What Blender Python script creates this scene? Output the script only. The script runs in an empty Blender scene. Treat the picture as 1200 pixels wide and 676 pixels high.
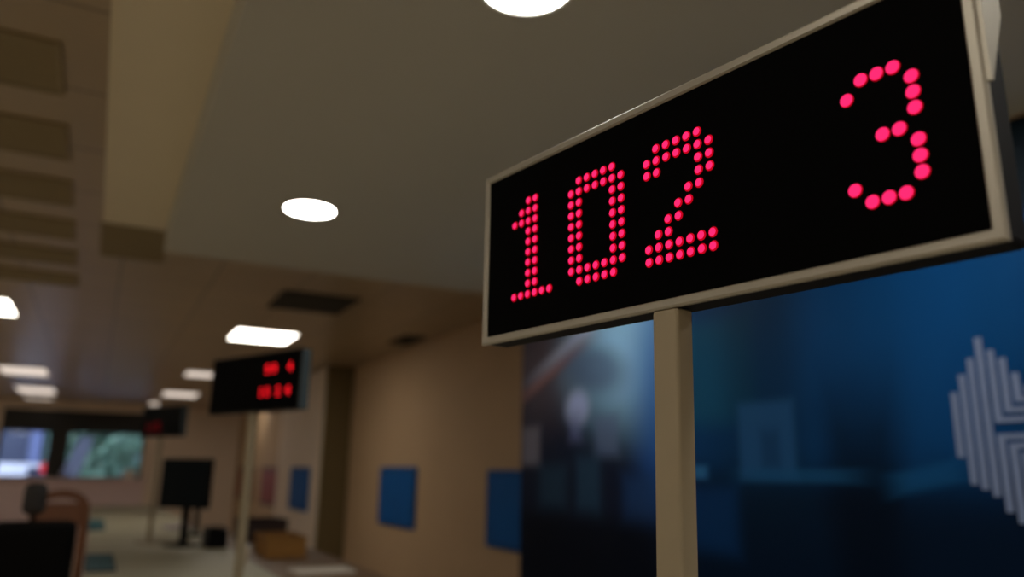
import bpy, bmesh, math, random
from mathutils import Vector, Matrix
random.seed(7)
SC = bpy.context.scene
COL = SC.collection
PI = math.pi

# ------------------------------------------------------------------ camera
EYE = 1.55
cam_data = bpy.data.cameras.new('camera')
cam_data.sensor_width = 36.0
cam_data.lens = 27.0
cam_data.clip_start = 0.02
cam_data.clip_end = 200
cam_data.dof.use_dof = True
cam_data.dof.focus_distance = 0.72
cam_data.dof.aperture_fstop = 2.6
cam_data.dof.aperture_blades = 0
cam = bpy.data.objects.new('camera', cam_data)
COL.objects.link(cam)
_Z = Vector((58., -3754., 900.)).normalized()
_Y = Vector((-490., 208., 900.)); _Y = (_Y - _Z*_Y.dot(_Z)).normalized()
_X = _Y.cross(_Z)
W = Matrix((_X, _Y, _Z))                       # camera (x right, y down, z forward) -> world
R = W @ Matrix(((1, 0, 0), (0, -1, 0), (0, 0, -1)))
cam.matrix_world = Matrix.Translation((0, 0, EYE)) @ R.to_4x4()
SC.camera = cam

# ------------------------------------------------------------------ view, world
SC.view_settings.view_transform = 'Standard'
SC.view_settings.look = 'None'
SC.view_settings.gamma = 1.0
SC.view_settings.use_curve_mapping = False
SC.view_settings.exposure = 0.0
try:
    SC.cycles.use_denoising = True
    SC.cycles.sample_clamp_indirect = 3.0
    SC.cycles.max_bounces = 10
    SC.cycles.diffuse_bounces = 5
except Exception:
    pass
SKY = 3.4
DOWN_E = 36.0        # round downlights
PANEL_E = 9.0        # square ceiling lights
FAR_E = 1.0          # louvred ones far down the hall, seen at a grazing angle
world = bpy.data.worlds.new('sky'); SC.world = world
world.use_nodes = True
wn = world.node_tree.nodes
wn['Background'].inputs[0].default_value = (0.68, 0.72, 1.0, 1)
wn['Background'].inputs[1].default_value = SKY


# ------------------------------------------------------------------ helpers
def lin(c):
    def f(v):
        v = v/255.0
        return v/12.92 if v <= 0.04045 else ((v+0.055)/1.055)**2.4
    return tuple(f(v) for v in c)


MATS = {}


def mat(name, rgb, rough=0.5, metal=0.0, spec=0.5, noise=0.06, scale=18.0, bump=0.0, coat=0.0):
    """procedural principled material: base colour with slight mottling and an optional fine bump"""
    if name in MATS:
        return MATS[name]
    m = bpy.data.materials.new(name); m.use_nodes = True
    nt = m.node_tree; b = nt.nodes['Principled BSDF']
    c = rgb if max(rgb) <= 1.0 else lin(rgb)
    tc = nt.nodes.new('ShaderNodeTexCoord')
    nz = nt.nodes.new('ShaderNodeTexNoise'); nz.inputs['Scale'].default_value = scale
    nz.inputs['Detail'].default_value = 4
    nt.links.new(tc.outputs['Object'], nz.inputs['Vector'])
    mx = nt.nodes.new('ShaderNodeMix'); mx.data_type = 'RGBA'
    mx.inputs[6].default_value = (*[v*(1-noise) for v in c], 1)
    mx.inputs[7].default_value = (*[min(1, v*(1+noise)) for v in c], 1)
    nt.links.new(nz.outputs['Fac'], mx.inputs[0])
    nt.links.new(mx.outputs[2], b.inputs['Base Color'])
    b.inputs['Roughness'].default_value = rough
    b.inputs['Metallic'].default_value = metal
    b.inputs['Specular IOR Level'].default_value = spec
    b.inputs['Coat Weight'].default_value = coat
    if bump:
        bp = nt.nodes.new('ShaderNodeBump'); bp.inputs['Strength'].default_value = bump
        bp.inputs['Distance'].default_value = 0.004
        nt.links.new(nz.outputs['Fac'], bp.inputs['Height'])
        nt.links.new(bp.outputs[0], b.inputs['Normal'])
    MATS[name] = m
    return m


def emit(name, rgb, strength):
    if name in MATS:
        return MATS[name]
    m = bpy.data.materials.new(name); m.use_nodes = True
    nt = m.node_tree
    for n in list(nt.nodes):
        if n.type != 'OUTPUT_MATERIAL':
            nt.nodes.remove(n)
    e = nt.nodes.new('ShaderNodeEmission')
    e.inputs[0].default_value = (*rgb, 1); e.inputs[1].default_value = strength
    nt.links.new(e.outputs[0], nt.nodes['Material Output'].inputs[0])
    MATS[name] = m
    return m


def box(bm, lo, hi, bevel=0.0, seg=2):
    lo = Vector(lo); hi = Vector(hi)
    c = (lo+hi)/2; d = hi-lo
    r = bmesh.ops.create_cube(bm, size=1.0)
    vs = r['verts']
    for v in vs:
        v.co = Vector((v.co.x*d.x, v.co.y*d.y, v.co.z*d.z)) + c
    if bevel > 0:
        es = list({e for v in vs for e in v.link_edges})
        bmesh.ops.bevel(bm, geom=es, offset=bevel, segments=seg, affect='EDGES', profile=0.5)


def lathe(bm, prof, center=(0, 0, 0), n=32, cap_ends=True):
    """prof: list of (radius, z)"""
    cx, cy, cz = center
    rings = []
    for r, z in prof:
        if r < 1e-6:
            rings.append([bm.verts.new((cx, cy, cz+z))])
        else:
            rings.append([bm.verts.new((cx+r*math.cos(2*PI*k/n), cy+r*math.sin(2*PI*k/n), cz+z)) for k in range(n)])
    for a, b in zip(rings, rings[1:]):
        for k in range(n):
            k2 = (k+1) % n
            if len(a) == 1 and len(b) == 1:
                continue
            if len(a) == 1:
                bm.faces.new((a[0], b[k2], b[k]))
            elif len(b) == 1:
                bm.faces.new((a[k], a[k2], b[0]))
            else:
                bm.faces.new((a[k], a[k2], b[k2], b[k]))
    if cap_ends:
        for rg, flip in ((rings[0], True), (rings[-1], False)):
            if len(rg) > 2:
                bm.faces.new(list(reversed(rg)) if flip else rg)


def tube(bm, pts, r, n=10):
    pts = [Vector(p) for p in pts]
    rings = []
    for i, p in enumerate(pts):
        t = (pts[min(i+1, len(pts)-1)] - pts[max(i-1, 0)]).normalized()
        a = Vector((0, 0, 1)) if abs(t.z) < 0.9 else Vector((1, 0, 0))
        u = t.cross(a).normalized(); v = t.cross(u).normalized()
        rr = r[i] if isinstance(r, (list, tuple)) else r
        rings.append([bm.verts.new(p + u*rr*math.cos(2*PI*k/n) + v*rr*math.sin(2*PI*k/n)) for k in range(n)])
    for a, b in zip(rings, rings[1:]):
        for k in range(n):
            bm.faces.new((a[k], a[(k+1) % n], b[(k+1) % n], b[k]))
    bm.faces.new(rings[0]); bm.faces.new(list(reversed(rings[-1])))


def new():
    return bmesh.new()


def obj(name, bm, m, parent=None, loc=(0, 0, 0), rot=0.0, smooth=False):
    bmesh.ops.recalc_face_normals(bm, faces=bm.faces)
    me = bpy.data.meshes.new(name); bm.to_mesh(me); bm.free()
    if m is not None:
        me.materials.append(m)
    if smooth:
        for p in me.polygons:
            p.use_smooth = True
    o = bpy.data.objects.new(name, me); COL.objects.link(o)
    o.location = loc; o.rotation_euler = (0, 0, rot)
    if parent:
        o.parent = parent
    return o


def tag(o, label, cat, group=None):
    o['label'] = label; o['category'] = cat
    if group:
        o['group'] = group
    return o


def thing(name, label, cat, loc=(0, 0, 0), rot=0.0, group=None):
    o = bpy.data.objects.new(name, None); COL.objects.link(o)
    o.empty_display_size = 0.05
    o.location = loc; o.rotation_euler = (0, 0, rot)
    return tag(o, label, cat, group)


def struct(name, bm, m, parent=None, smooth=False):
    o = obj(name, bm, m, parent, smooth=smooth)
    if parent is None:
        o['kind'] = 'structure'
    return o


def copy_tree(o, parent=None):
    c = o.copy(); COL.objects.link(c)
    if parent:
        c.parent = parent
    for ch in list(o.children):
        copy_tree(ch, c)
    return c


# ------------------------------------------------------------------ materials
M_soffit = mat('painted_plasterboard', (196, 192, 178), 0.7, noise=0.02, scale=3)
M_strip = mat('painted_bulkhead', (226, 212, 182), 0.75, noise=0.03, scale=3)
M_wall = mat('beige_wall_paint', (186, 156, 122), 0.8, noise=0.04, scale=4)
M_wall_end = mat('cream_wall_paint', (226, 208, 188), 0.8, noise=0.04, scale=4)
M_pillar = mat('unlit_brown_pillar_paint', (104, 88, 54), 0.8, noise=0.04)
M_floor = mat('polished_grey_floor', (214, 204, 186), 0.22, noise=0.1, scale=6)
M_alu = mat('champagne_aluminium', (176, 170, 156), 0.42, metal=0.55, noise=0.04, scale=60)
M_pole = mat('beige_painted_metal', (164, 150, 124), 0.55, noise=0.04, scale=30)
M_case = mat('black_powder_coated_casing', (7, 7, 8), 0.6, spec=0.2, noise=0.05, scale=80)
M_capgrey = mat('slate_grey_end_cap', (74, 88, 94), 0.5, noise=0.05, scale=60)
M_frame_dark = mat('dark_bronze_display_frame', (30, 28, 25), 0.5, spec=0.3, noise=0.05)
M_screen = mat('black_display_window', (0.0008, 0.0008, 0.0008), 0.6, spec=0.03, noise=0.0)
M_black = mat('black_plastic', (5, 5, 6), 0.6, spec=0.12, noise=0.05)
M_blue = mat('blue_panel_paint', (6, 88, 160), 0.6, spec=0.15, noise=0.08, scale=6)
M_slat = mat('olive_brown_grille_metal', (140, 122, 88), 0.7, noise=0.05)
M_slat_back = mat('olive_brown_grille_backing', (100, 88, 62), 0.8, noise=0.05)
M_dark = mat('dark_grille_metal', (46, 42, 32), 0.7, noise=0.05)
M_white = mat('white_enamel', (225, 222, 214), 0.45, noise=0.02)
M_counter = mat('pale_grey_green_laminate', (160, 154, 130), 0.55, noise=0.03, scale=8)
M_counter_body = mat('counter_front_laminate', (150, 146, 128), 0.55, noise=0.04, scale=8)
M_teal = mat('teal_card', (20, 82, 92), 0.6, noise=0.08)
M_darkwin = mat('dark_bronze_frame', (26, 26, 22), 0.5, noise=0.05)
M_lilac = mat('pinkish_grey_sill_paint', (224, 202, 202), 0.7, noise=0.04)


def tile_material(name, rgb, size, rough):
    """square ceiling tiles with a darker joint"""
    m = mat(name, rgb, rough, noise=0.03, scale=2)
    nt = m.node_tree; b = nt.nodes['Principled BSDF']
    tc = nt.nodes.new('ShaderNodeTexCoord')
    br = nt.nodes.new('ShaderNodeTexBrick')
    br.offset = 0.0; br.squash = 1.0
    br.inputs['Scale'].default_value = 1.0
    br.inputs['Brick Width'].default_value = size
    br.inputs['Row Height'].default_value = size
    br.inputs['Mortar Size'].default_value = 0.008
    c = lin(rgb)
    br.inputs['Color1'].default_value = (*c, 1)
    br.inputs['Color2'].default_value = (*[v*0.92 for v in c], 1)
    br.inputs['Mortar'].default_value = (*[v*0.45 for v in c], 1)
    nt.links.new(tc.outputs['Object'], br.inputs['Vector'])
    nt.links.new(br.outputs['Color'], b.inputs['Base Color'])
    return m


M_ceil = tile_material('metal_ceiling_tiles', (168, 146, 114), 0.6, 0.34)


def glass_material():
    m = bpy.data.materials.new('clear_window_glass'); m.use_nodes = True
    nt = m.node_tree
    nt.nodes.remove(nt.nodes['Principled BSDF'])
    t = nt.nodes.new('ShaderNodeBsdfTransparent'); t.inputs[0].default_value = (0.86, 0.92, 0.92, 1)
    g = nt.nodes.new('ShaderNodeBsdfGlossy'); g.inputs['Roughness'].default_value = 0.02
    fr = nt.nodes.new('ShaderNodeFresnel'); fr.inputs[0].default_value = 1.45
    mx = nt.nodes.new('ShaderNodeMixShader')
    nt.links.new(fr.outputs[0], mx.inputs[0]); nt.links.new(t.outputs[0], mx.inputs[1]); nt.links.new(g.outputs[0], mx.inputs[2])
    nt.links.new(mx.outputs[0], nt.nodes['Material Output'].inputs[0])
    return m


M_glass = glass_material()


def patch_material(name, base, shapes, rough=0.5, gain=(1, 1, 1), spec=0.08):
    """Soft-edged patches of colour over a base, in the panel's own coordinates.
    shapes: (kind, along, up, half_along, half_up, angle_deg, softness, rgb, opacity)"""
    m = bpy.data.materials.new(name); m.use_nodes = True
    nt = m.node_tree; b = nt.nodes['Principled BSDF']
    b.inputs['Roughness'].default_value = rough
    b.inputs['Specular IOR Level'].default_value = spec
    tc = nt.nodes.new('ShaderNodeTexCoord')
    nz = nt.nodes.new('ShaderNodeTexNoise'); nz.inputs['Scale'].default_value = 5; nz.inputs['Detail'].default_value = 3
    nt.links.new(tc.outputs['Object'], nz.inputs['Vector'])
    cur = nt.nodes.new('ShaderNodeMix'); cur.data_type = 'RGBA'
    g = lambda c: tuple(min(0.95, v*k) for v, k in zip(lin(c), gain))
    cur.inputs[6].default_value = (*[v*0.8 for v in g(base)], 1)
    cur.inputs[7].default_value = (*[v*1.25 for v in g(base)], 1)
    nt.links.new(nz.outputs['Fac'], cur.inputs[0])
    out = cur.outputs[2]
    for kind, a, u, ha, hu, ang, soft, rgb, op in shapes:
        mp = nt.nodes.new('ShaderNodeMapping'); mp.vector_type = 'TEXTURE'
        mp.inputs['Location'].default_value = (0, a, u)
        mp.inputs['Rotation'].default_value = (math.radians(ang), 0, 0)
        mp.inputs['Scale'].default_value = (1000.0, ha, hu)
        nt.links.new(tc.outputs['Object'], mp.inputs['Vector'])
        if kind == 'o':
            ln = nt.nodes.new('ShaderNodeVectorMath'); ln.operation = 'LENGTH'
            nt.links.new(mp.outputs[0], ln.inputs[0]); d = ln.outputs['Value']
        else:
            ab = nt.nodes.new('ShaderNodeVectorMath'); ab.operation = 'ABSOLUTE'
            nt.links.new(mp.outputs[0], ab.inputs[0])
            sp = nt.nodes.new('ShaderNodeSeparateXYZ'); nt.links.new(ab.outputs[0], sp.inputs[0])
            mm = nt.nodes.new('ShaderNodeMath'); mm.operation = 'MAXIMUM'
            nt.links.new(sp.outputs[1], mm.inputs[0]); nt.links.new(sp.outputs[2], mm.inputs[1]); d = mm.outputs[0]
        mr = nt.nodes.new('ShaderNodeMapRange'); mr.interpolation_type = 'SMOOTHERSTEP'
        mr.inputs['From Min'].default_value = 1+soft; mr.inputs['From Max'].default_value = max(0.0, 1-soft)
        mr.inputs['To Min'].default_value = 0; mr.inputs['To Max'].default_value = op
        nt.links.new(d, mr.inputs['Value'])
        mx = nt.nodes.new('ShaderNodeMix'); mx.data_type = 'RGBA'
        nt.links.new(mr.outputs[0], mx.inputs[0]); nt.links.new(out, mx.inputs[6])
        mx.inputs[7].default_value = (*g(rgb), 1)
        out = mx.outputs[2]
    nt.links.new(out, b.inputs['Base Color'])
    return m


# ------------------------------------------------------------------ setting: the banking hall
XL, XR, YF, YB = -4.6, 2.9, -4.0, 19.0
H_CEIL = EYE + 1.33
H_SOF = EYE + 1.15
SOF_X0, SOF_Y1 = 0.196, 4.48
MUR_X = 2.5

bm = new(); box(bm, (XL-0.2, YF-0.2, -0.12), (XR+0.2, YB+0.2, 0)); struct('floor', bm, M_floor)
bm = new(); box(bm, (XL-0.2, YF-0.2, H_CEIL), (XR+0.2, YB+0.2, H_CEIL+0.15)); struct('ceiling', bm, M_ceil)
bm = new(); box(bm, (SOF_X0, YF, H_SOF), (XR, SOF_Y1, H_CEIL)); struct('soffit', bm, M_soffit)
bm = new(); box(bm, (-0.12, YF, H_CEIL-0.012), (SOF_X0, 4.66, H_CEIL)); struct('ceiling_strip', bm, M_strip)
bm = new(); box(bm, (XL-0.15, YF, 0), (XL, YB, H_CEIL)); struct('wall_left', bm, M_white)
bm = new(); box(bm, (XR, YF, 0), (XR+0.15, YB, H_CEIL)); struct('wall_right', bm, M_wall)
bm = new(); box(bm, (XL, YF-0.15, 0), (XR, YF, H_CEIL)); struct('wall_front', bm, M_white)
# thick partition carrying the two patched panels, under the soffit
bm = new(); box(bm, (MUR_X, YF, 0), (XR, SOF_Y1+0.1, H_SOF)); struct('wall_partition', bm, M_wall)
# pillar on the right wall, its unlit front put into the dark colour
bm = new(); box(bm, (2.55, 9.95, 0), (XR, 12.6, H_CEIL), 0.01, 1); struct('pillar', bm, M_pillar)
bm = new(); box(bm, (2.535, 10.02, 0), (2.55, 12.58, H_CEIL-0.02)); struct('trim_1', bm, M_wall_end)  # paler sheet that brightens the pillar's lit side face
# end wall, built round its two windows
WZ0, WZ1 = 1.30, 2.24
bm = new()
box(bm, (XL, YB, 0), (XR, YB+0.2, WZ0))
box(bm, (XL, YB, 2.70), (XR, YB+0.2, H_CEIL))
box(bm, (XL, YB, WZ0), (-1.78, YB+0.2, 2.70))
box(bm, (-0.84, YB, WZ0), (-0.58, YB+0.2, 2.70))
box(bm, (0.92, YB, WZ0), (XR, YB+0.2, 2.70))
struct('wall_back', bm, M_wall_end)
for nm, x0, x1, bars in (('window_1', -1.78, -0.84, 1), ('window_2', -0.58, 0.92, 2)):
    w = bpy.data.objects.new(nm, None); COL.objects.link(w); w['kind'] = 'structure'
    w.location = (0, 0, 0)
    b2 = new()
    box(b2, (x0, YB+0.02, 2.24), (x1, YB+0.18, 2.70))
    box(b2, (x0, YB+0.02, WZ0), (x1, YB+0.12, WZ0+0.04))
    box(b2, (x0, YB+0.02, WZ0+0.04), (x0+0.05, YB+0.12, 2.24))
    box(b2, (x1-0.05, YB+0.02, WZ0+0.04), (x1, YB+0.12, 2.24))
    obj('window_frame', b2, M_darkwin, w)
    b2 = new(); box(b2, (x0+0.05, YB+0.06, WZ0+0.04), (x1-0.05, YB+0.07, 2.24)); obj('pane', b2, M_glass, w)
# dark panel between the windows, sill and low wall lining
bm = new(); box(bm, (-0.85, YB-0.03, WZ0), (-0.57, YB, 2.70)); struct('trim_2', bm, M_darkwin)
bm = new(); box(bm, (-1.85, YB-0.16, WZ0-0.05), (1.0, YB, WZ0), 0.008, 1); struct('trim_3', bm, M_lilac)
bm = new(); box(bm, (-1.85, YB-0.02, 0), (1.0, YB, WZ0-0.05)); struct('trim_4', bm, M_lilac)

# ------------------------------------------------------------------ patched colour panels on the partition
# panel coordinates: y along the wall (grows away), z up, origin at each panel's centre
YA0, YA1, YB0 = 3.02, 4.565, -0.6
ZP0, ZP1 = 0.35, 2.685
ca = ((YA0+YA1)/2, (ZP0+ZP1)/2)
cb = ((YB0+YA0)/2, (ZP0+ZP1)/2)
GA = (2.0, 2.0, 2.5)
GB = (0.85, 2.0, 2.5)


def shp(c, rows):
    return [(k, y-c[0], z-c[1], hy, hz, an, so, rgb, op) for k, y, z, hy, hz, an, so, rgb, op in rows]


pic_a = patch_material('pale_patches_on_navy', (12, 20, 34), shp(ca, [
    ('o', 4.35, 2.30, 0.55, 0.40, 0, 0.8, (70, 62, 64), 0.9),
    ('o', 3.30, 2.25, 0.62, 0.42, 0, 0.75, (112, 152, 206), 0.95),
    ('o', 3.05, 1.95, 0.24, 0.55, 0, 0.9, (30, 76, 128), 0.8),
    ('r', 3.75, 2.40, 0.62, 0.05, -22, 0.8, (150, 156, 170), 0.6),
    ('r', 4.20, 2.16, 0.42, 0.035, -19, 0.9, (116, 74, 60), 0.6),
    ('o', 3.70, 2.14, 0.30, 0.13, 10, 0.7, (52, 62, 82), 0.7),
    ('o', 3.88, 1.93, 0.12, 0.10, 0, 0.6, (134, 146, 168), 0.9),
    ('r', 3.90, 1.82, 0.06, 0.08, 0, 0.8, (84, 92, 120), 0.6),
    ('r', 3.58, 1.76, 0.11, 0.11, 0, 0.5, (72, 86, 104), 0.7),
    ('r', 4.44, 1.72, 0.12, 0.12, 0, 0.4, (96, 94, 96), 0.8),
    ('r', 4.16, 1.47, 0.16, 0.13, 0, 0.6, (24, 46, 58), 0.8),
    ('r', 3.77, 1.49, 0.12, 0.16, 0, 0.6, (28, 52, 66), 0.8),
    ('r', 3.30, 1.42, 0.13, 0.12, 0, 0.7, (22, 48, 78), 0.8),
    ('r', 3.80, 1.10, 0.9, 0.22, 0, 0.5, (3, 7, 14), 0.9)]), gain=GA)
pic_b = patch_material('soft_patches_on_blue', (12, 44, 74), shp(cb, [
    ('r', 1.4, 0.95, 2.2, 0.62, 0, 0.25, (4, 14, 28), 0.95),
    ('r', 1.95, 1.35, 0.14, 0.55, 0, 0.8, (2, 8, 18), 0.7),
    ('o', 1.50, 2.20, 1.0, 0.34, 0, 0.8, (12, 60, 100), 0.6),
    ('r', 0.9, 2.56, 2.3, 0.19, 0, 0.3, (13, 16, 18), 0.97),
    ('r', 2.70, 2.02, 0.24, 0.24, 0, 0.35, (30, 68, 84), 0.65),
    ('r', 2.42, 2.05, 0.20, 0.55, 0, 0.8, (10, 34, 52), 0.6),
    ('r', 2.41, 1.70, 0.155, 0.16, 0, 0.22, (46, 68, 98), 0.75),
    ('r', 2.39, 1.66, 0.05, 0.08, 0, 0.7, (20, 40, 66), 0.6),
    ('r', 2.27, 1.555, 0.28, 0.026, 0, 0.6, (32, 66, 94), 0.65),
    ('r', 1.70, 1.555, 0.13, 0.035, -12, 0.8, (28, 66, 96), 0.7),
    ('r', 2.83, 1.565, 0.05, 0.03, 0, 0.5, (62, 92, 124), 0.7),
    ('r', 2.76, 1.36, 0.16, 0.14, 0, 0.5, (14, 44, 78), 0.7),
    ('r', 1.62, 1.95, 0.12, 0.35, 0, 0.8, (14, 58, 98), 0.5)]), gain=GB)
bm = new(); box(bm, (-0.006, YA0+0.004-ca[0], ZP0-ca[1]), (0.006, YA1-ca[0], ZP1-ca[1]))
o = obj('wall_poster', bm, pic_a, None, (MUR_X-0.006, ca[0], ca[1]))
tag(o, 'dark blue wall panel with blurred pale patches, left of the near display pole', 'poster')
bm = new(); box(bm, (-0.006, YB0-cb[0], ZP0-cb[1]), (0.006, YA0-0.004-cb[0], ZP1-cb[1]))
mural = obj('wall_blue_panel', bm, pic_b, None, (MUR_X-0.006, cb[0], cb[1]))
tag(mural, 'large deep blue wall panel with a pale striped emblem, right of the near display pole', 'mural')
# emblem: upright bars stepping up to a peak, inner bars turning sideways
M_emblem = mat('pale_grey_emblem_ink', (128, 146, 186), 0.6, noise=0.12, scale=20)
EY = 1.255        # emblem axis along the wall
bars = []        # (offset from axis, z0, z1)
tops = [(1.5720, 1.62, 1.83), (1.5384, 1.535, 1.885), (1.5048, 1.52, 1.935), (1.4712, 1.50, 2.000)]
bm = new()
for s in (1, -1):
    def bar(y0, y1, z0, z1):
        a, b_ = sorted((s*(y0-EY)+EY-cb[0], s*(y1-EY)+EY-cb[0]))
        box(bm, (-0.010, a, z0-cb[1]), (-0.006, b_, z1-cb[1]))
    wb = 0.0118
    for y, z0, z1 in tops:
        bar(y-wb, y+wb, z0, z1)
    # bars that turn towards the axis
    for y, ztop, zturn in ((1.4376, 1.955, 1.725), (1.4040, 1.925, 1.755), (1.3704, 1.875, 1.785), (1.3368, 1.835, 1.812)):
        bar(y-wb, y+wb, zturn, ztop)
        bar(EY+0.02, y-wb, zturn, zturn+0.017)
    for y, zturn, zbot in ((1.4376, 1.690, 1.455), (1.4040, 1.662, 1.425), (1.3704, 1.634, 1.395), (1.3368, 1.606, 1.420), (1.3032, 1.578, 1.440)):
        bar(y-wb, y+wb, zbot, zturn)
        bar(EY+0.02, y-wb, zturn-0.017, zturn)
lg = obj('emblem', bm, M_emblem, mural)
lg['label'] = 'pale emblem of stepped upright bars'

# ------------------------------------------------------------------ numbered queue displays
FONT10 = {   # 7 wide, 10 high, double strokes
    '1': ['..##', '.###', '####', '..##', '..##', '..##', '..##', '..##', '..##', '######'],
    '0': ['.#####.', '#######', '##...##', '##...##', '##...##', '##...##', '##...##', '##...##', '#######', '.#####.'],
    '2': ['.#####.', '#######', '##...##', '.....##', '....##.', '...##..', '..##...', '.##....', '#######', '#######'],
}
FONT9 = {'3': ['.###.', '#...#', '....#', '....#', '..##.', '....#', '....#', '#...#', '.###.']}
FONT7 = {
    '0': ['.###.', '#...#', '#...#', '#...#', '#...#', '#...#', '.###.'],
    '1': ['..#..', '.##..', '..#..', '..#..', '..#..', '..#..', '.###.'],
    '2': ['.###.', '#...#', '....#', '..##.', '.#...', '#....', '#####'],
    '4': ['...#.', '..##.', '.#.#.', '#..#.', '#####', '...#.', '...#.'],
    '5': ['#####', '#....', '####.', '....#', '....#', '#...#', '.###.'],
    '8': ['.###.', '#...#', '#...#', '.###.', '#...#', '#...#', '.###.'],
    '9': ['.###.', '#...#', '#...#', '.####', '....#', '#...#', '.###.'],
}
LED_A = (emit('pink_red_light_dot', (1.0, 0.020, 0.135), 1.35), emit('deep_red_halo_rim', (1.0, 0.002, 0.02), 0.55))  # second of each pair paints the glow halo round a dot
LED_B = (emit('red_light_dot', (1.0, 0.01, 0.02), 2.8), emit('red_halo_rim', (1.0, 0.005, 0.01), 1.2))
LED_C = (emit('dim_red_light_dot', (1.0, 0.01, 0.03), 0.16), emit('dim_red_halo_rim', (1.0, 0.01, 0.03), 0.06))
PITCH = 0.0125
DW0, DW1, DZ0, DZ1 = -0.2857, 0.2857, -0.1067, 0.1067     # face half sizes (metres)


def dots(rows, x0, z0, pitch, rad, y, core=0.78):
    bm = new()
    n = 12
    for r, row in enumerate(rows):
        for c, ch in enumerate(row):
            if ch != '#':
                continue
            cx, cz = x0 + c*pitch, z0 - r*pitch
            prev = None
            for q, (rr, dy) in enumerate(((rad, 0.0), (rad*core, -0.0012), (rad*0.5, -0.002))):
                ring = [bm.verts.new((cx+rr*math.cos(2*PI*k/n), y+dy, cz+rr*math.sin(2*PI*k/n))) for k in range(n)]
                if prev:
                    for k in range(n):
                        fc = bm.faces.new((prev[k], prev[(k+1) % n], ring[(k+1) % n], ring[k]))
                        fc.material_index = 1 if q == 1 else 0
                prev = ring
            bm.faces.new(prev)
    return bm


def queue_display(label, base, yaw, z_mid, digits, led, near=False, lean=0.0):
    """base: point on the counter under the pole. Local x runs along the face, -y is the side the numbers show on."""
    t = thing('queue_display', label, 'display', base, yaw, 'numbered queue displays')
    zc = z_mid - base[2]
    D = 0.040
    yf = -0.0145
    fw = 0.0092 if near else 0.006                                   # frame width
    # frame: four mitred bars with a chamfered front
    bm = new()
    prof = [(0.0, 0.006), (0.0, 0.0015), (0.002, 0.0), (fw-0.0015, 0.0), (fw, 0.002), (fw, 0.006)]   # (inset, depth)
    rings = []
    for ins, dp in prof:
        rings.append([bm.verts.new((x, yf+dp, z)) for x, z in ((DW0+ins, zc+DZ0+ins), (DW1-ins, zc+DZ0+ins), (DW1-ins, zc+DZ1-ins), (DW0+ins, zc+DZ1-ins))])
    for a, b in zip(rings, rings[1:]+rings[:1]):
        for k in range(4):
            bm.faces.new((a[k], a[(k+1) % 4], b[(k+1) % 4], b[k]))
    obj('frame', bm, M_alu if near else M_frame_dark, t)
    # casing behind
    bm = new(); box(bm, (DW0+0.001, yf+0.006, zc+DZ0+0.001), (DW1-0.001, yf+D, zc+DZ1-0.001), 0.004, 2)
    case = obj('casing', bm, M_case, t)
    # end caps; the near right one is shaped as the lit upper part of the end
    for sx in (-1, 1):
        bm = new()
        e0, e1 = sx*(DW1-0.001), sx*(DW1+0.003)
        if near and sx > 0:
            out = [(yf+0.002, zc+DZ1-0.001), (yf+D-0.003, zc+DZ1-0.001), (yf+D-0.004, zc+0.065), (yf+0.016, zc+0.025), (yf+0.005, zc+0.004), (yf+0.002, zc+0.004)]
            a = [bm.verts.new((e0, y, z)) for y, z in out]; b = [bm.verts.new((e1, y, z)) for y, z in out]
            bm.faces.new(a); bm.faces.new(list(reversed(b)))
            for k in range(len(out)):
                bm.faces.new((a[k], a[(k+1) % len(out)], b[(k+1) % len(out)], b[k]))
        else:
            box(bm, (min(e0, e1), yf+0.004, zc+DZ0+0.002), (max(e0, e1), yf+D-0.002, zc+DZ1-0.002), 0.0015, 2)
        obj('end_cap', bm, M_alu if near else M_capgrey, case)
    bm = new(); box(bm, (DW0+fw-0.001, yf+0.003, zc+DZ0+fw-0.001), (DW1-fw+0.001, yf+0.0055, zc+DZ1-fw+0.001))
    scr = obj('screen', bm, M_screen, t)
    for rows, x0, z0, pitch, rad, core, lb in digits:
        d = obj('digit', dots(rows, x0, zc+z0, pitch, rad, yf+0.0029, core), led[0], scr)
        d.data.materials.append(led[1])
        d['label'] = lb
    # pole and foot
    bm = new(); box(bm, (-0.0150, -0.0125, 0.008), (0.0150, 0.0105, zc+DZ0+0.0005), 0.0035, 3)
    for v in bm.verts:
        v.co.x += lean*(1 - v.co.z/(zc+DZ0))
    obj('pole', bm, M_pole, t)
    bm = new(); box(bm, (-0.09, -0.06, 0.0), (0.09, 0.06, 0.008), 0.003, 2)
    obj('base_plate', bm, M_pole, t)
    return t


CT = 1.05            # counter top height
UC = 10.162          # face centre in dot pitches from the first dot of the middle digit
ux = lambda u: (u-UC)*PITCH
vz = lambda v: 0.1067 - (v+4.2134)*PITCH       # relative to the face's middle
RD = 0.0050
near_digits = [
    (FONT10['1'], ux(-7.893), vz(-0.086), PITCH, RD, 0.74, 'lit figure one'),
    (FONT10['0'], ux(0.0), vz(0.0), PITCH, RD, 0.74, 'lit figure nought'),
    (FONT10['2'], ux(8.802), vz(0.02), PITCH, RD, 0.74, 'lit figure two'),
    (FONT9['3'], ux(25.282), vz(1.102), PITCH*0.982, RD*1.12, 0.90, 'lit figure three'),
]
UV = Vector((math.cos(math.radians(-80.05)), math.sin(math.radians(-80.05)), 0))
NV = Vector((-UV.y, UV.x, 0))
face_mid = Vector((0.42160, 0.67100, 0)) + UV*(UC*PITCH)
b0 = face_mid + NV*0.0145
queue_display('nearest queue display, in sharp focus, its black face reading 102 and 3 in pink-red dots', (b0.x, b0.y, CT), math.radians(-80.05),
              EYE + 0.30900 - (12.8652-4.2134)/2*PITCH, near_digits, LED_A, near=True, lean=-0.0125)
P2 = 0.0062
yaw2 = math.radians(-67.0)
n2 = Vector((-math.sin(yaw2), math.cos(yaw2), 0))
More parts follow.
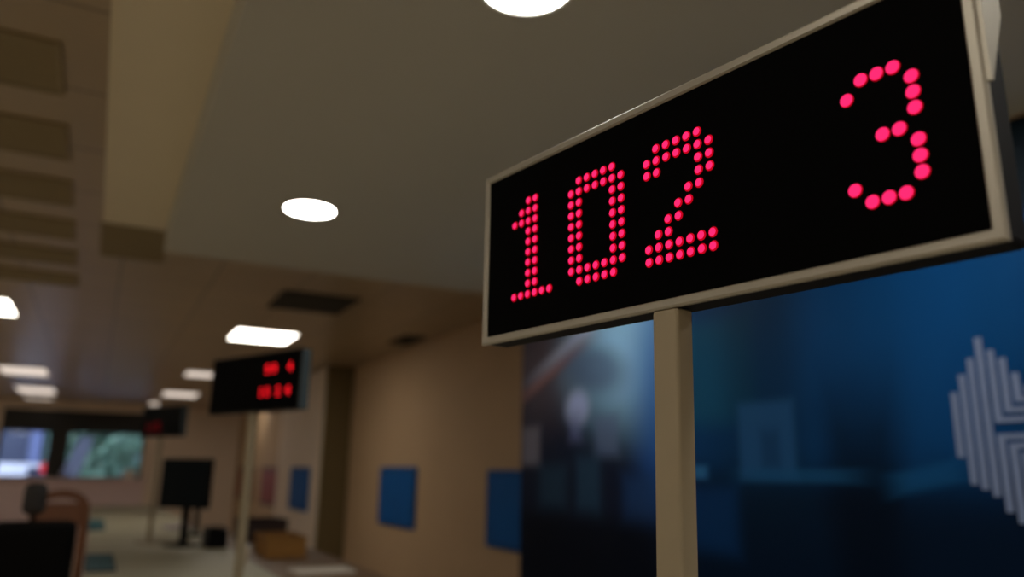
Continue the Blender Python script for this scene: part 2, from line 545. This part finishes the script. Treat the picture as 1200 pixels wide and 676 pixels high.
b2v = Vector((0.476, 2.93, 0)) + n2*0.0145
mid_digits = []
PS = 0.0047
for ch, x in (('9', 0.084), ('9', 0.124), ('4', 0.220)):
    mid_digits.append((FONT7[ch], x-2*PS, 0.060, PS, 0.0023, 0.85, 'blurred red figure'))
for ch, x in (('1', 0.054), ('0', 0.092), ('2', 0.158), ('4', 0.216)):
    mid_digits.append((FONT7[ch], x-2*PS, -0.022, PS, 0.0023, 0.85, 'blurred red figure'))
queue_display('middle queue display, blurred, two rows of bright red figures at its right end', (b2v.x, b2v.y, CT), yaw2,
              1.854, mid_digits, LED_B)
b3v = Vector((0.380, 6.0, 0)) + n2*0.0145
far_digits = [(FONT7[ch], x, -0.010, P2*1.5, 0.0048, 0.85, 'dim red figure') for ch, x in (('1', -0.21), ('0', -0.13), ('5', -0.05))]
queue_display('farthest queue display, small and blurred, showing only a dim red glow', (b3v.x, b3v.y, CT), yaw2,
              1.862, far_digits, LED_C)

# ------------------------------------------------------------------ lamps
def round_light(label, x, y, z):
    t = thing('downlight', label, 'ceiling light', (x, y, z), 0, 'round downlights in the soffit')
    R0 = 0.108
    bm = new(); lathe(bm, [(R0, 0.0), (R0+0.012, 0.0), (R0+0.012, -0.004), (R0+0.006, -0.008), (R0, -0.006), (R0, 0.0)], n=48, cap_ends=False)
    obj('trim_ring', bm, M_white, t, smooth=True)
    bm = new(); lathe(bm, [(0.0, -0.004), (R0*0.7, -0.0045), (R0, -0.003), (R0, -0.0005), (0.0, -0.0005)], n=48, cap_ends=False)
    obj('diffuser', bm, emit('neutral_white_lamp', (1.0, 0.97, 0.90), DOWN_E), t, smooth=True)
    return t


round_light('round lit downlight at the top edge of the photo, above the near display', 0.785, 1.443, H_SOF)
round_light('round lit downlight in the smooth soffit, left of the near display', 0.725, 3.36, H_SOF)
round_light('unseen fill downlight added in the soffit behind the viewer', 0.85, -0.40, H_SOF)  # added out of view to light the soffit and hall
round_light('unseen fill downlight added in the soffit over the hall entrance', 0.85, -2.30, H_SOF)  # another unseen lamp, put in for fill light
round_light('fill downlight added unseen behind the near display, over the striped emblem', 1.90, 1.405, H_SOF)  # added out of sight to brighten the partition
round_light('fill downlight added unseen behind the near display, over the left wall panel', 1.90, 3.36, H_SOF)  # likewise put in unseen, brightening the left panel
round_light('unseen fill downlight added behind the viewer, nearest the partition', 1.90, -0.40, H_SOF)  # unseen addition throwing more light on the partition


def square_light(label, x, y, hx=0.30, hy=0.30, far=False):
    t = thing('ceiling_light', label, 'ceiling light', (x, y, H_CEIL), 0, 'square lights in the tiled ceiling')
    bm = new()
    for a, b in (((-hx, -hy), (hx, -hy+0.02)), ((-hx, hy-0.02), (hx, hy)), ((-hx, -hy+0.02), (-hx+0.02, hy-0.02)), ((hx-0.02, -hy+0.02), (hx, hy-0.02))):
        box(bm, (a[0], a[1], -0.012), (b[0], b[1], 0))
    obj('frame', bm, M_white, t)
    bm = new(); box(bm, (-hx+0.02, -hy+0.02, -0.009), (hx-0.02, hy-0.02, -0.001))
    obj('diffuser', bm, emit('peach_white_lamp', (1.0, 0.84, 0.72), FAR_E) if far else emit('warm_white_lamp', (1.0, 0.92, 0.80), PANEL_E), t)
    return t


square_light('brightest square ceiling light, just above the middle queue display', 1.37, 8.10, 0.31, 0.36)
square_light('square ceiling light left of the middle queue display, nearer of the pair there', 1.20, 12.0, 0.21, 0.33, True)
square_light('square ceiling light above the farthest queue display', 1.26, 15.6, 0.31, 0.5, True)
square_light('square ceiling light cut by the left edge of the photo', -1.06, 7.80, 0.29, 0.40)
square_light('long ceiling light low at the left edge, upper of the stacked pair', -1.06, 13.1, 0.31, 0.5, True)
square_light('long ceiling light near the end windows, lower of the stacked pair', -1.09, 16.4, 0.31, 0.6, True)

square_light('square ceiling light against the end wall, just over the farthest queue display', 0.98, 18.25, 0.11, 0.36, True)
square_light('square ceiling light against the end windows, under the stacked pair of long lights', -1.15, 18.3, 0.26, 0.2, True)
square_light('fill ceiling light added unseen behind the middle queue display, before the pillar', 2.15, 13.8, 0.22, 0.22)  # added out of sight to brighten the pillar and end wall
square_light('fill ceiling light added unseen behind the middle queue display, near the end wall', 2.45, 16.2, 0.22, 0.22)  # put in unseen for more light on the end wall
# unseen lamps added beside and behind the viewer to brighten the hall
for x, y, where in ((-2.9, -2.2, 'behind the viewer, over the entrance'), (-2.9, 0.4, 'left of the viewer'), (-2.9, 3.0, 'left of the row of dark grilles'), (-2.9, 5.6, 'left of the farthest grille'),
                    (-1.2, -2.2, 'behind the viewer, beside the pale strip'), (-1.2, 0.4, 'straight above the viewer'),
                    (-3.3, 9.0, 'by the left wall, first beyond the grilles'), (-3.3, 12.5, 'by the left wall, halfway down the hall'), (-3.3, 16.5, 'by the left wall, nearest the end windows')):
    square_light('unseen fill light added in the tiled ceiling ' + where, x, y, 0.30, 0.30)

# ------------------------------------------------------------------ ceiling grilles
def grille(label, x0, x1, y0, y1, group=None, z=None, metal=None, back=None, drop=0.012):
    metal = metal or M_dark; back = back or M_black
    z = H_CEIL if z is None else z
    t = thing('ceiling_vent', label, 'ceiling vent', ((x0+x1)/2, (y0+y1)/2, z), 0, group)
    hx, hy = (x1-x0)/2, (y1-y0)/2
    bm = new()
    for a, b in (((-hx, -hy), (hx, -hy+0.02)), ((-hx, hy-0.02), (hx, hy)), ((-hx, -hy+0.02), (-hx+0.02, hy-0.02)), ((hx-0.02, -hy+0.02), (hx, hy-0.02))):
        box(bm, (a[0], a[1], -drop), (b[0], b[1], 0))
    obj('frame', bm, metal, t)
    bm = new(); box(bm, (-hx+0.015, -hy+0.015, -0.003), (hx-0.015, hy-0.015, 0)); obj('backing', bm, back, t)
    bm = new()
    k = max(3, int((y1-y0)/0.05))
    for i in range(k):
        yy = -hy + 0.02 + (i+0.5)*(2*hy-0.04)/k
        vs = [bm.verts.new(p) for p in ((-hx+0.018, yy-0.014, -0.003), (hx-0.018, yy-0.014, -0.003), (hx-0.018, yy+0.008, -drop+0.001), (-hx+0.018, yy+0.008, -drop+0.001))]
        vs2 = [bm.verts.new(v.co + Vector((0, 0.003, 0.0))) for v in vs]
        bm.faces.new(vs); bm.faces.new(list(reversed(vs2)))
        for a in range(4):
            bm.faces.new((vs[a], vs2[a], vs2[(a+1) % 4], vs[(a+1) % 4]))
    obj('slats', bm, metal, t)
    return t


names = ['nearest', 'second nearest', 'third nearest', 'fourth nearest', 'fifth nearest', 'farthest']
for i, nm in enumerate(names):
    y = 2.86 + i*0.70
    grille('%s of the row of dark grilles in the tiled ceiling, beside the pale strip' % nm, -0.95, -0.26, y-0.20, y+0.20, 'grilles in the left ceiling', metal=M_slat, back=M_slat_back)
grille('dark grille at the far end of the pale ceiling strip', -0.13, 0.24, 4.70, 5.45, metal=M_slat, back=M_slat_back)
grille('dark square grille between the soffit and the brightest square light', 1.12, 1.72, 5.85, 6.55)
grille('small dark grille near the right wall, left of the near display', 2.60, 2.84, 7.25, 7.80)

# ------------------------------------------------------------------ blue wall panels
def blue_panel(label, x, y0, y1, z0, z1):
    t = thing('wall_panel', label, 'wall panel', (x, (y0+y1)/2, z0), 0, 'blue panels on the right wall')
    h = (y1-y0)/2
    bm = new(); box(bm, (-0.03, -h, 0), (0, h, z1-z0), 0.012, 2); obj('board', bm, M_blue, t)
    bm = new()
    g = z1-z0
    for a, b in (((-h+0.02, 0.02), (h-0.02, 0.045)), ((-h+0.02, g-0.045), (h-0.02, g-0.02)), ((-h+0.02, 0.045), (-h+0.045, g-0.045)), ((h-0.045, 0.045), (h-0.02, g-0.045))):
        box(bm, (-0.035, a[0], a[1]), (-0.030, b[0], b[1]))
    obj('border', bm, mat('darker_blue_border', (5, 74, 136), 0.6, spec=0.15), t)
    return t


blue_panel('blue wall panel in the middle of the bare beige wall', XR, 7.50, 8.60, 0.98, 1.59)
blue_panel('dark blue wall panel half hidden by the left end of the partition', XR, 4.75, 5.86, 0.97, 1.57)
blue_panel('small bright blue panel on the pillar, right of the middle display pole', 2.535, 10.45, 11.5, 1.01, 1.58)

M_redp = mat('red_brown_poster', (140, 56, 36), 0.6, noise=0.2, scale=9)
for lb, y0, y1 in (('red-brown poster far down the right wall, left of the middle display pole', 16.6, 18.6), ('red-brown poster on the right wall, right of the middle display pole', 14.0, 15.8)):
    t = thing('wall_poster', lb, 'poster', (XR, (y0+y1)/2, 0.90), 0, 'red-brown posters on the right wall')
    h = (y1-y0)/2
    bm = new(); box(bm, (-0.012, -h, 0), (0, h, 0.68), 0.004, 1); obj('frame', bm, mat('dark_brown_wood', (52, 34, 24), 0.6), t)
    bm = new(); box(bm, (-0.016, -h+0.06, 0.05), (-0.012, h-0.06, 0.63)); obj('sheet', bm, M_redp, t)

# ------------------------------------------------------------------ counters
def counter(label, y0, y1, x0=0.03, x1=0.84):
    t = thing('service_counter', label, 'counter', ((x0+x1)/2, (y0+y1)/2, 0), 0, 'service counters along the aisle')
    hx, hy = (x1-x0)/2, (y1-y0)/2-0.004
    bm = new(); box(bm, (-hx+0.06, -hy, 0.10), (hx-0.06, hy, CT-0.04)); obj('body', bm, M_counter_body, t)
    bm = new(); box(bm, (-hx+0.12, -hy+0.02, 0), (hx-0.12, hy-0.02, 0.10)); obj('plinth', bm, M_black, t)
    bm = new(); box(bm, (-hx, -hy, CT-0.04), (hx, hy, CT), 0.006, 2); obj('worktop', bm, M_counter, t)
    bm = new()
    for k in range(3):
        a = -hy + 0.05 + k*(2*hy-0.1)/3
        box(bm, (-hx+0.05, a+0.02, 0.16), (-hx+0.06, a+(2*hy-0.1)/3-0.02, CT-0.10), 0.003, 1)
    obj('front_panel', bm, M_counter, t)


counter('service counter under the nearest queue display', -0.6, 1.6)
counter('pale service counter under the middle queue display', 1.6, 4.0)
counter('pale service counter carrying the monitor and the farthest queue display', 4.0, 6.6)
counter('pale service counter just beyond the farthest queue display', 6.6, 9.2)
counter('pale service counter farthest down the hall, nearest the end windows', 9.2, 11.8)

# teal cards near the aisle edge of the counter
t = thing('sign_holder', 'teal card lying on the pale counter, nearer of the two beside the black chair', 'sign', (0.09, 4.85, CT), 0, 'teal cards on the counter')
bm = new(); box(bm, (-0.07, -0.42, 0), (0.07, 0.42, 0.006), 0.002, 1); obj('holder', bm, M_black, t)
bm = new(); box(bm, (-0.062, -0.40, 0.006), (0.062, 0.40, 0.008)); obj('card', bm, M_teal, t)
t2 = copy_tree(t); t2.location = (0.08, 7.9, CT); t2['label'] = 'blue-green card lying on the pale counter, farther of the two beside the brown chair'
t2.scale = (0.9, 1.7, 1)

# monitor on the counter, turned away
def monitor(label, x, y, yaw):
    t = thing('computer_monitor', label, 'monitor', (x, y, CT), yaw)
    bm = new(); box(bm, (-0.10, -0.075, 0), (0.10, 0.075, 0.014), 0.006, 2); obj('base', bm, M_black, t)
    bm = new(); box(bm, (-0.028, -0.012, 0.014), (0.028, 0.012, 0.28), 0.005, 2); obj('stem', bm, M_black, t)
    bm = new(); box(bm, (-0.21, -0.045, 0.24), (0.21, -0.012, 0.56), 0.008, 2)
    box(bm, (-0.13, -0.012, 0.30), (0.13, 0.022, 0.50), 0.012, 2); hs = obj('housing', bm, M_black, t)
    bm = new(); box(bm, (-0.197, -0.047, 0.255), (0.197, -0.045, 0.547)); obj('screen', bm, mat('dark_teal_screen', (6, 16, 22), 0.5, spec=0.1), hs)
    return t


monitor('black computer monitor on the pale counter, in front of the farthest display pole', 0.575, 5.66, math.radians(-50))
monitor('second black monitor, turned edge on, close behind the right edge of the first', 0.74, 6.50, math.radians(-78))
# lower staff desk along the back of the counters
t = thing('staff_desk', 'brown wooden staff desk behind the pale counters, by the bare wall', 'desk', (1.12, 5.3, 0))
M_wood = mat('brown_wood_laminate', (112, 84, 58), 0.55, noise=0.2, scale=7)
bm = new(); box(bm, (-0.26, -1.6, 0.99), (0.26, 1.6, 1.03), 0.004, 1); obj('desktop', bm, M_wood, t)
bm = new(); box(bm, (0.20, -1.55, 0.30), (0.22, 1.55, 0.99)); obj('back_panel', bm, M_wood, t)
for y in (-1.56, -0.02, 1.52):
    bm = new(); box(bm, (-0.24, y, 0), (0.22, y+0.04, 0.30)); box(bm, (-0.24, y, 0.30), (0.20, y+0.04, 0.99)); obj('side_panel', bm, M_wood, t)

# things on the staff side of the counter
def tray(name, label, cat, lo, hi, m, trim_m):
    """an open-topped tray or box: floor, four walls, rim"""
    t = thing(name, label, cat, ((lo[0]+hi[0])/2, (lo[1]+hi[1])/2, 1.03 if lo[0] > 0.87 else CT))
    hx, hy, h = (hi[0]-lo[0])/2, (hi[1]-lo[1])/2, hi[2]
    bm = new()
    w = 0.008
    box(bm, (-hx, -hy, 0), (hx, hy, w))
    box(bm, (-hx, -hy, w), (hx, -hy+w, h)); box(bm, (-hx, hy-w, w), (hx, hy, h))
    box(bm, (-hx, -hy+w, w), (-hx+w, hy-w, h)); box(bm, (hx-w, -hy+w, w), (hx, hy-w, h))
    obj('body', bm, m, t)
    bm = new()
    for a, b in (((-hx-0.004, -hy-0.004), (hx+0.004, -hy+w)), ((-hx-0.004, hy-w), (hx+0.004, hy+0.004)), ((-hx-0.004, -hy+w), (-hx+w, hy-w)), ((hx-w, -hy+w), (hx+0.004, hy-w))):
        box(bm, (a[0], a[1], h), (b[0], b[1], h+0.006))
    obj('rim', bm, trim_m, t)
    return t


M_gold = mat('ochre_cardboard', (150, 104, 42), 0.7, noise=0.1)
M_brown = mat('dark_red_brown_plastic', (58, 36, 28), 0.6, noise=0.1)
tray('cardboard_box', 'low ochre cardboard box on the brown staff desk', 'box', (0.97, 4.95), (1.21, 5.35, 0.115), M_gold, M_gold)
tray('document_tray', 'dark red-brown document tray behind the ochre box', 'tray', (1.00, 6.05), (1.33, 6.40, 0.15), M_brown, M_black)
tray('document_tray', 'dark document tray between the monitor and the middle display pole', 'tray', (0.70, 5.45), (0.82, 5.75, 0.11), M_black, M_black)
bm = new(); box(bm, (-0.15, -0.105, 0), (0.15, 0.105, 0.012), 0.002, 1)
o = obj('paper_stack', bm, mat('white_paper', (206, 196, 180), 0.8), None, (1.12, 4.22, 1.03), 0.05)
tag(o, 'stack of white paper at the near end of the brown staff desk', 'paper')
bm = new(); box(bm, (-0.11, -0.15, 0), (0.11, 0.15, 0.02), 0.003, 1)
o = obj('paper_stack', bm, mat('lilac_paper', (150, 138, 146), 0.8), None, (0.70, 7.35, CT), 0.1)
tag(o, 'greyish lilac papers on the counter, right of the monitor stand', 'paper')
t = thing('paper_cup', 'small cream cup on the counter, right of the middle display pole', 'cup', (0.78, 4.62, CT))
bm = new(); lathe(bm, [(0.028, 0), (0.036, 0.085), (0.034, 0.085), (0.027, 0.004), (0, 0.004)], n=24); obj('cup', bm, mat('cream_card', (226, 206, 176), 0.7), t, smooth=True)
bm = new(); lathe(bm, [(0.0385, 0.083), (0.0385, 0.090), (0.034, 0.094), (0, 0.094)], n=24); obj('lid', bm, M_white, t, smooth=True)

# ------------------------------------------------------------------ chairs in the aisle
M_leather = mat('black_leather', (5, 4, 4), 0.6, noise=0.1, spec=0.1)
t = thing('black_chair', 'black high-backed padded chair in the aisle at the lower left', 'chair', (-0.168, 3.55, 0.0), math.radians(8))
bm = new(); box(bm, (-0.14, -0.05, 0.55), (0.14, 0.03, 1.345), 0.03, 3); obj('backrest', bm, M_leather, t)
bm = new(); box(bm, (-0.055, -0.03, 1.365), (0.025, 0.03, 1.485), 0.028, 3); hr = obj('headrest', bm, mat('dark_grey_leather', (38, 34, 34), 0.6), t)
bm = new(); box(bm, (-0.022, -0.008, 1.32), (-0.008, 0.008, 1.39), 0.002, 1); obj('headrest_post', bm, M_black, hr)
bm = new(); box(bm, (-0.19, 0.03, 0.42), (0.19, 0.48, 0.54), 0.03, 3); obj('seat', bm, M_leather, t)
bm = new(); box(bm, (-0.03, -0.045, 0.46), (0.03, 0.06, 0.57), 0.01, 2); obj('back_bracket', bm, M_black, t)
bm = new(); lathe(bm, [(0.03, 0.07), (0.03, 0.42)], (0, 0.25, 0), n=16); obj('stem', bm, M_black, t)
for k in range(5):
    a = 2*PI*k/5
    bm = new(); tube(bm, [(0.02*math.cos(a), 0.25+0.02*math.sin(a), 0.08), (0.26*math.cos(a), 0.25+0.26*math.sin(a), 0.03)], [0.025, 0.015]); obj('leg', bm, M_black, t)

M_bent = mat('brown_bentwood', (128, 82, 56), 0.5, noise=0.15, scale=14)
t = thing('bentwood_chair', 'brown chair with a curved top rail behind the black chair', 'chair', (-0.145, 5.55, 0), math.radians(0))
rail = []
for k in range(15):
    a = PI*(1-k/14.0)
    rail.append((0.135*math.cos(a), -0.02*math.sin(a), 1.235+0.15*math.sin(a)**0.55))
bm = new(); tube(bm, [(-0.135, 0, 0.45)] + rail + [(0.135, 0, 0.45)], 0.026, 12); obj('back_frame', bm, M_bent, t, smooth=True)
bm = new(); box(bm, (-0.12, -0.018, 1.19), (0.115, 0.012, 1.33), 0.012, 2); obj('back_panel', bm, M_bent, t)
bm = new(); box(bm, (-0.16, 0.0, 0.43), (0.16, 0.42, 0.47), 0.018, 2); obj('seat', bm, M_bent, t)
for x, y in ((-0.135, 0.02), (0.135, 0.02), (-0.135, 0.40), (0.135, 0.40)):
    bm = new(); tube(bm, [(x, y, 0.43), (x*1.06, y, 0.0)], [0.02, 0.015]); obj('leg', bm, M_bent, t)

# white box added on the sill in place of a bright reflection, pale curtain by the window
t = thing('bright_spot_box', 'white box added for a bright reflection, on the ledge under the right end window', 'box', (0.70, YB-0.085, WZ0), 0)
bm = new(); box(bm, (-0.12, -0.06, 0), (0.12, 0.06, 0.16), 0.02, 2); obj('body', bm, M_white, t)
bm = new(); box(bm, (-0.125, -0.065, 0.16), (0.125, 0.065, 0.185), 0.008, 2); obj('lid', bm, M_white, t)

# pleated curtain, gathered so that it leans
bm = new()
N, K = 24, 10
grid = []
for j in range(K+1):
    f = j/K
    z = 2.18 - f*0.86
    cx = -0.20 - 0.26*f**1.2
    hw = 0.13 + 0.05*f
    grid.append([bm.verts.new((cx + hw*(2*i/N-1), YB-0.05+0.018*math.sin(i*PI*10/N), z)) for i in range(N+1)])
for j in range(K):
    for i in range(N):
        bm.faces.new((grid[j][i], grid[j][i+1], grid[j+1][i+1], grid[j+1][i]))
r = bmesh.ops.solidify(bm, geom=bm.faces[:], thickness=0.004)
t = thing('curtain', 'pale blue curtain gathered in front of the right end window', 'curtain', (0, 0, 0))
M_curt = mat('pale_blue_cloth', (206, 212, 226), 0.8, noise=0.05)
nt = M_curt.node_tree; bs = nt.nodes['Principled BSDF']
bs.inputs['Transmission Weight'].default_value = 0.0
bs.inputs['Subsurface Weight'].default_value = 0.0
tl = nt.nodes.new('ShaderNodeBsdfTranslucent'); tl.inputs[0].default_value = (*lin((216, 222, 238)), 1)
ms = nt.nodes.new('ShaderNodeMixShader'); ms.inputs[0].default_value = 0.6
nt.links.new(bs.outputs[0], ms.inputs[1]); nt.links.new(tl.outputs[0], ms.inputs[2])
nt.links.new(ms.outputs[0], nt.nodes['Material Output'].inputs[0])
obj('cloth', bm, M_curt, t, smooth=True)
bm = new(); tube(bm, [(-0.56, YB-0.05, 2.20), (0.90, YB-0.05, 2.20)], 0.012, 8); obj('rod', bm, M_darkwin, t)

# ------------------------------------------------------------------ outside, beyond the end windows
bm = new(); box(bm, (-14, YB+0.2, -0.2), (14, 60, -0.02)); struct('ground', bm, mat('grey_street_paving', (110, 112, 122), 0.8))
M_leaf = mat('green_leaves', (98, 132, 108), 0.6, noise=0.35, scale=2.0)
M_bark = mat('brown_bark', (78, 62, 48), 0.9, noise=0.2)


def tree(label, x, y, h, r, n):
    t = thing('tree', label, 'tree', (x, y, -0.02), 0, 'trees outside the end windows')
    bm = new(); tube(bm, [(0, 0, 0), (0.05, 0.02, h*0.35), (0.0, 0.0, h*0.6)], [0.16, 0.12, 0.06], 10); obj('trunk', bm, M_bark, t)
    bm = new()
    for _ in range(n):
        v = Vector((random.gauss(0, 1), random.gauss(0, 1), random.gauss(0, 1))).normalized()*random.uniform(0.45, 1.0)
        k = 1 + 0.25*math.sin(v.x*7)*math.cos(v.z*6)
        c = Vector((v.x*r*k, v.y*r*k, h*0.62+v.z*h*0.42*k))
        a = Vector((random.gauss(0, 1), random.gauss(0, 1), random.gauss(0, 1))).normalized()
        b = a.cross(Vector((random.gauss(0, 1), random.gauss(0, 1), random.gauss(0, 1)))).normalized()
        s = random.uniform(0.10, 0.20)
        bm.faces.new([bm.verts.new(c+a*s), bm.verts.new(c+b*s*0.5), bm.verts.new(c-a*s), bm.verts.new(c-b*s*0.5)])
    obj('crown', bm, M_leaf, t)


tree('leafy green tree outside the middle of the right end window', 0.45, 25.0, 4.2, 1.35, 2400)
tree('leafy green tree outside, behind the pale curtain', -0.5, 32.5, 4.8, 1.1, 2000)
tree('leafy green tree outside, by the right edge of the right end window', 2.6, 30.5, 4.6, 1.6, 2200)
# street building behind the left window
t = thing('street_building', 'blue-grey building across the street, seen through the left end window', 'building', (-5.4, 37, -0.02))
bm = new(); box(bm, (-3.2, 0, 0), (3.4, 4, 9)); obj('wall', bm, mat('blue_grey_render', (112, 122, 160), 0.8), t)
for k in range(3):
    for j in range(2):
        bm = new(); box(bm, (-2.4+k*2.1, -0.04, 1.2+j*2.6), (-1.2+k*2.1, 0, 2.9+j*2.6)); obj('window', bm, mat('dark_blue_window', (52, 62, 86), 0.2), t)
t = thing('street_building', 'long grey-green building across the street, behind the trees of the right end window', 'building', (4.2, 37.5, -0.02))
bm = new(); box(bm, (-6.1, 0, 0), (7, 4, 8)); obj('wall', bm, mat('grey_green_render', (96, 122, 112), 0.8), t)
for k in range(4):
    for j in range(2):
        bm = new(); box(bm, (-4.9+k*2.6, -0.04, 1.4+j*2.6), (-3.5+k*2.6, 0, 2.9+j*2.6)); obj('window', bm, mat('dark_green_window', (44, 62, 60), 0.2), t)
# white van
t = thing('white_van', 'white van parked outside the left end window', 'van', (-2.35, 27.0, -0.02))
bm = new()
prof = [(-2.2, 0.35), (2.0, 0.35), (2.1, 0.9), (1.75, 1.1), (1.35, 1.62), (-2.1, 1.66), (-2.2, 1.5)]
vs = [[bm.verts.new((x, y, z)) for x, z in prof] for y in (-0.85, 0.85)]
bm.faces.new(vs[0]); bm.faces.new(list(reversed(vs[1])))
for k in range(len(prof)):
    bm.faces.new((vs[0][k], vs[0][(k+1) % len(prof)], vs[1][(k+1) % len(prof)], vs[1][k]))
obj('body', bm, mat('white_van_paint', (244, 244, 250), 0.3), t)
bm = new(); box(bm, (0.7, -0.862, 1.08), (1.32, -0.85, 1.52)); obj('side_window', bm, mat('dark_blue_window', (52, 62, 86), 0.2), t)
for x in (-1.4, 1.35):
    bm = new()
    lathe(bm, [(0.0, -0.1), (0.30, -0.1), (0.33, -0.06), (0.33, 0.06), (0.30, 0.1), (0.0, 0.1)], n=24, cap_ends=False)
    bmesh.ops.rotate(bm, verts=bm.verts, cent=(0, 0, 0), matrix=Matrix.Rotation(PI/2, 3, 'X'))
    obj('wheel', bm, M_black, t, loc=(x, -0.80, 0.33))
# red sign on a post
t = thing('street_sign', 'round red sign outside between the two end windows', 'sign', (-1.12, 24.0, -0.02))
bm = new(); tube(bm, [(0, 0, 0), (0, 0, 1.60)], 0.025, 8); obj('post', bm, mat('galvanised_post', (120, 122, 126), 0.5), t)
bm = new()
lathe(bm, [(0.0, -0.01), (0.14, -0.01), (0.14, 0.01), (0.0, 0.01)], n=28, cap_ends=False)
bmesh.ops.rotate(bm, verts=bm.verts, cent=(0, 0, 0), matrix=Matrix.Rotation(PI/2, 3, 'X'))
obj('sign_plate', bm, mat('red_sign_paint', (226, 20, 34), 0.5), t, loc=(0, -0.04, 1.50))
